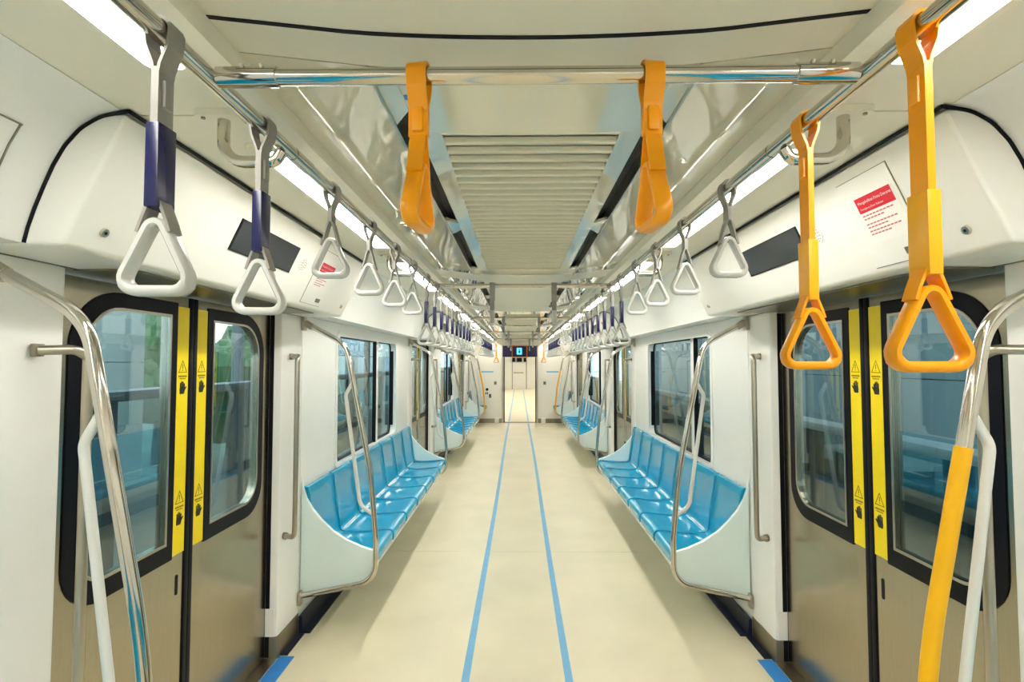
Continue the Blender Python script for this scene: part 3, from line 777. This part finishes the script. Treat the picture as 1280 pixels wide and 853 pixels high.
obj('key_box', MB().box(.0, .025, -.02, -.0005, -.13, -.07).mesh('m', bevel=.003), 'ink', o)
obj('notice_plate', MB().box(.05, .11, -.006, -.0005, -.22, -.12).mesh('m', smooth=0), 'barrier', o)
o = obj('direction_sticker', MB().box(-.012, .012, -.008, .012, -.0016, -.0004).mesh('m', smooth=0), 'tape2', None, (-.268, 1.11, zc(.268)))
tag(o, 'tiny blue sticker on the ceiling beside the orange strap', 'sticker')

# back wall behind the camera
wb = tag(obj('wall_back', MB().box(-1.45, 1.45, YB-.06, YB-.001, 0, 2.3).mesh('m', smooth=0), 'endwall'), 'plain cream end wall behind the camera', 'wall', kind='structure')

# ------------------------------------------------------------------ next car seen through the doorway
NC = thing('wall_next_car', 'cream interior of the next car beyond the end doorway', 'wall', (0, 14, 0), kind='structure')
sh = (0, 14, 0)
obj('next_floor', MB().box(-1.4, 1.4, E1+.1, 31, -.05, 0).mesh('m', 1, sh, smooth=0), 'floor', NC)
obj('next_ceiling', MB().box(-1.4, 1.4, E1+.01, 31, 2.2, 2.25).mesh('m', 1, sh, smooth=0), 'ceil', NC)
for q in (-1, 1):
    obj('next_side_wall', MB().box(*sorted((q*1.34, q*1.4)), E1+.01, 31, 0, 2.2).mesh('m', 1, sh, smooth=0), 'wall', NC)
    obj('gangway_wall', MB().box(*sorted((q*.60, q*.66)), E1+.01, 14.9, 0, 2.1995).mesh('m', 1, sh, smooth=0), 'endwall', NC)
    obj('gangway_post', MB().box(*sorted((q*.56, q*.60)), 14.86, 14.9, 0, 2.1).mesh('m', 1, sh, smooth=0), 'satin', NC)
    for k in range(6):
        o = thing('ceiling_light', f'light strip in the next car on the {SIDE[q]}, {ORD[k]} beyond the doorway', 'ceiling light', (q*.7, 15.2+k*2.6, 2.19), 'next car light strips')
        obj('diffuser', MB().box(-.04, .04, 0, 1.6, -.004, .004).mesh('m', smooth=0), 'lamp', o)
        obj('light_housing', MB().box(-.07, .07, -.03, 1.63, .0041, .0095).mesh('m', smooth=0), 'ceil', o)
obj('next_end_wall', MB().prism([(-1.34, 0), (-.42, 0), (-.42, 2.0), (.42, 2.0), (.42, 0), (1.34, 0), (1.34, 2.2), (-1.34, 2.2)], 'y', 30.9, 31).mesh('m', 1, sh, smooth=0), 'endwall', NC)
for x0, x1 in ((-.42, -.25), (-.15, .15), (.25, .42)):
    obj('next_header_sign', MB().box(x0, x1, 30.8, 30.88, 1.62, 1.86).mesh('m', 1, sh, smooth=0), 'black', NC)
obj('next_door', MB().box(-.42, .42, 30.96, 31.05, 0, 2.0).mesh('m', 1, sh, smooth=0), 'endwall', NC)
for q in (-1, 1):
    obj('next_door_jamb', MB().box(*sorted((q*.40, q*.44)), 30.86, 30.9, 0, 1.7).mesh('m', 1, sh, smooth=0), 'kick', NC)
obj('next_door_bar', MB().box(-.35, .25, 30.92, 30.96, .95, 1.0).mesh('m', 1, sh, smooth=0), 'kick', NC)
for q in (-1, 1):
    o = obj('floor_tape', MB().box(-.315 if q < 0 else .205, -.275 if q < 0 else .245, E1+.15, 30.5, .0003, .0012).mesh('m', smooth=0), 'tape')
    tag(o, f'pale blue tape line on the next car floor, the {SIDE[q]} one', 'tape', 'next car tape lines')

# ------------------------------------------------------------------ outside: platforms, canopy, trees, station walls
for s in (-1, 1):
    sd = SIDE[s]
    pf = tag(obj('platform', MB().box(1.55, 5.2, -6, 26, -.25, -.04).mesh('m', s, smooth=0), 'platform'), f'grey station platform outside the {sd} windows', 'platform', kind='structure')
    # half-height platform barrier: pieces with posts, panes and a top rail
    ht = 1.46 if s < 0 else 1.20
    bx = 2.0
    for k in range(9):
        y0 = -1.2+k*2.45; 
        loc = (s*bx, y0+1.2, -.04)
        T = thing('platform_barrier', f'half-height platform barrier section outside the {sd} windows, {ORD[k]} along the train', 'barrier', loc, f'{sd} platform barriers')
        for yy in (y0+.02, y0+1.2, y0+2.37):
            obj('post', MB().box(bx-.04, bx+.04, yy-.04, yy+.04, -.0395, ht-.05).mesh('m', s, loc, smooth=0), 'barrier', T)
        obj('top_rail', MB().box(bx-.07, bx+.09, y0-.02, y0+2.41, ht-.05, ht).mesh('m', s, loc, bevel=.008), 'bartop' if s > 0 else 'barrier', T)
        for a, b in ((y0+.065, y0+1.155), (y0+1.245, y0+2.325)):
            obj('pane', MB().box(bx-.006, bx+.006, a, b, .35, ht-.052).mesh('m', s, loc, smooth=0), 'sideglass', T)
            obj('lower_panel', MB().box(bx-.02, bx+.02, a, b, -.0395, .345).mesh('m', s, loc, smooth=0), 'barrier', T)
# right: panelled station wall close behind the platform
R = thing('station_wall', 'teal grey panelled station wall beyond the right windows', 'wall', (5.2, 8, -.1), kind='structure')
shr = (5.2, 8, -.1)
pme = MB().box(0, .05, .006, 1.594, .006, .894).mesh('panel', smooth=0); pme.materials.append(M['panelR'])
for j in range(18):
    for k in range(5):
        obj('wall_panel', pme, None, R, (5.2-shr[0], -4+1.6*j-shr[1], -.42+.9*k-shr[2]))
obj('panel_backing', MB().box(5.245, 5.3, -4, 24.8, -.4, 4.1).mesh('m', 1, shr, smooth=0), 'black', R)
for k in range(6):
    y = -2+k*4.4
    T = thing('platform_bench', f'white station bench by the right platform wall, {ORD[k]} along', 'bench', (4.6, y, -.04), 'platform benches')
    obj('bench_top', MB().box(-.25, .25, -.8, .8, .40, .46).mesh('m', bevel=.01), 'bartop', T)
    for yy in (-.6, .6): obj('leg', MB().box(-.2, .2, yy-.04, yy+.04, .0005, .40).mesh('m', smooth=0), 'barrier', T)
cn = thing('platform_canopy', 'unseen grey steel canopy darkening the right platform', 'canopy', (3.5, 8, 3.0), kind='structure')  # roof out of view, set above the right platform to darken it
obj('roof_sheet', MB().box(1.7, 5.3, -5, 25, 4.15, 4.25).mesh('m', 1, (3.5, 8, 3.0), smooth=0), 'roofsteel', cn)
# left: station block near, canopy edge, trees and hills
Lb = thing('station_block', 'pale panelled station block seen through the nearest left door window', 'building', (-6.2, 4.2, -.1), kind='structure')
pme = MB().box(-.05, 0, .006, 1.394, .006, .994).mesh('panel', smooth=0); pme.materials.append(M['panelL'])
for j in range(4):
    for k in range(5):
        obj('wall_panel', pme, None, Lb, (0, -1.3+1.4*j, -.3+1.0*k))
obj('panel_backing', MB().box(-8, -6.251, 2.92, 8.48, -.35, 4.6).mesh('m', 1, (-6.2, 4.2, -.1), smooth=0), 'panelL', Lb)
cl = thing('platform_canopy', 'grey steel canopy over the left platform', 'canopy', (-3.4, 8, 3.0), kind='structure')
obj('roof_sheet', MB().box(-5.2, -2.3, 7.6, 25, 3.0, 3.1).mesh('m', 1, (-3.4, 8, 3.0), smooth=0), 'roofsteel', cl)
for k in range(5):
    y = 8.4+k*3.6
    obj('canopy_post', MB().cyl((-4.6, y, -.04), (-4.6, y, 3.0), .09).mesh('m', 1, (-3.4, 8, 3.0)), 'roofsteel', cl)
    obj('canopy_beam', MB().box(-5.2, -2.3, y-.06, y+.06, 2.85, 2.999).mesh('m', 1, (-3.4, 8, 3.0), smooth=0), 'roofsteel', cl)
Cb = thing('concourse_building', 'long blue grey panelled concourse behind the left trees', 'building', (-11, 28, -4), kind='structure')
cme = [MB().box(-.08, 0, .03, 2.37, .03, 1.17).mesh('panel', smooth=0) for _ in range(3)]
for c_, m_ in zip(cme, ('concA', 'concB', 'panelL')): c_.materials.append(M[m_])
for j in range(14):
    for k in range(9):
        obj('wall_panel', cme[(j*5+k*3+(j*k) % 4) % 3], None, Cb, (0, 2.4*j, 1.2*k))
obj('panel_backing', MB().box(-13, -11.081, 28, 61.6, -4, 6.85).mesh('m', 1, (-11, 28, -4), smooth=0), 'barrier', Cb)
gd = tag(obj('ground', MB().box(-160, 60, -60, 160, -4.2, -4.0).mesh('m', smooth=0), 'hill'), 'green ground far outside the train', 'ground', kind='structure')
def tree(x, y, h, lab):
    T = thing('tree', lab, 'tree', (x, y, -4), 'trees beyond the left platform')
    m = MB().tube([(0, 0, 0), (.1, 0, h*.35), (.05, .1, h*.7)], [.22, .16, .06], 8)
    obj('trunk', m.mesh('m'), 'trunk', T)
    m = MB(); bm = m.bm
    for k in range(26):
        a = random.uniform(0, 6.283); r = random.uniform(0, .30)*h; zz = h*random.uniform(.45, .95)
        mt = Matrix.Translation((r*math.cos(a), r*math.sin(a), zz)) @ Matrix.Scale(random.uniform(.10, .19)*h, 4)
        res = bmesh.ops.create_icosphere(bm, subdivisions=2, radius=1, matrix=mt)
        for v in res['verts']: v.co += Vector((random.uniform(-1, 1), random.uniform(-1, 1), random.uniform(-1, 1)))*.025*h
    obj('crown', m.mesh('m', smooth=0), 'leaf', T)
for i, (x, y, h) in enumerate(((-20, 28.5, 7.6), (-13, 23.2, 6.2), (-22, 41, 7.8), (-30, 22, 7.6), (-25, 13, 7.4))):
    tree(x, y, h, f'leafy green tree outside the left door window, {ORD[i]} of the row')
m = MB(); n = 24
for i in range(n):
    a0 = -40+i*9; z0 = 6+4*math.sin(i*.9)+2*math.sin(i*2.3); z1 = 6+4*math.sin((i+1)*.9)+2*math.sin((i+1)*2.3)
    m.hexa([(-150, a0, -4), (-110, a0, -4), (-110, a0+9, -4), (-150, a0+9, -4), (-140, a0, z0), (-135, a0, z0), (-135, a0+9, z1), (-140, a0+9, z1)])
tag(obj('hills', m.mesh('m', smooth=60), 'hill'), 'hazy green hills on the horizon beyond the left windows', 'hills', kind='structure')
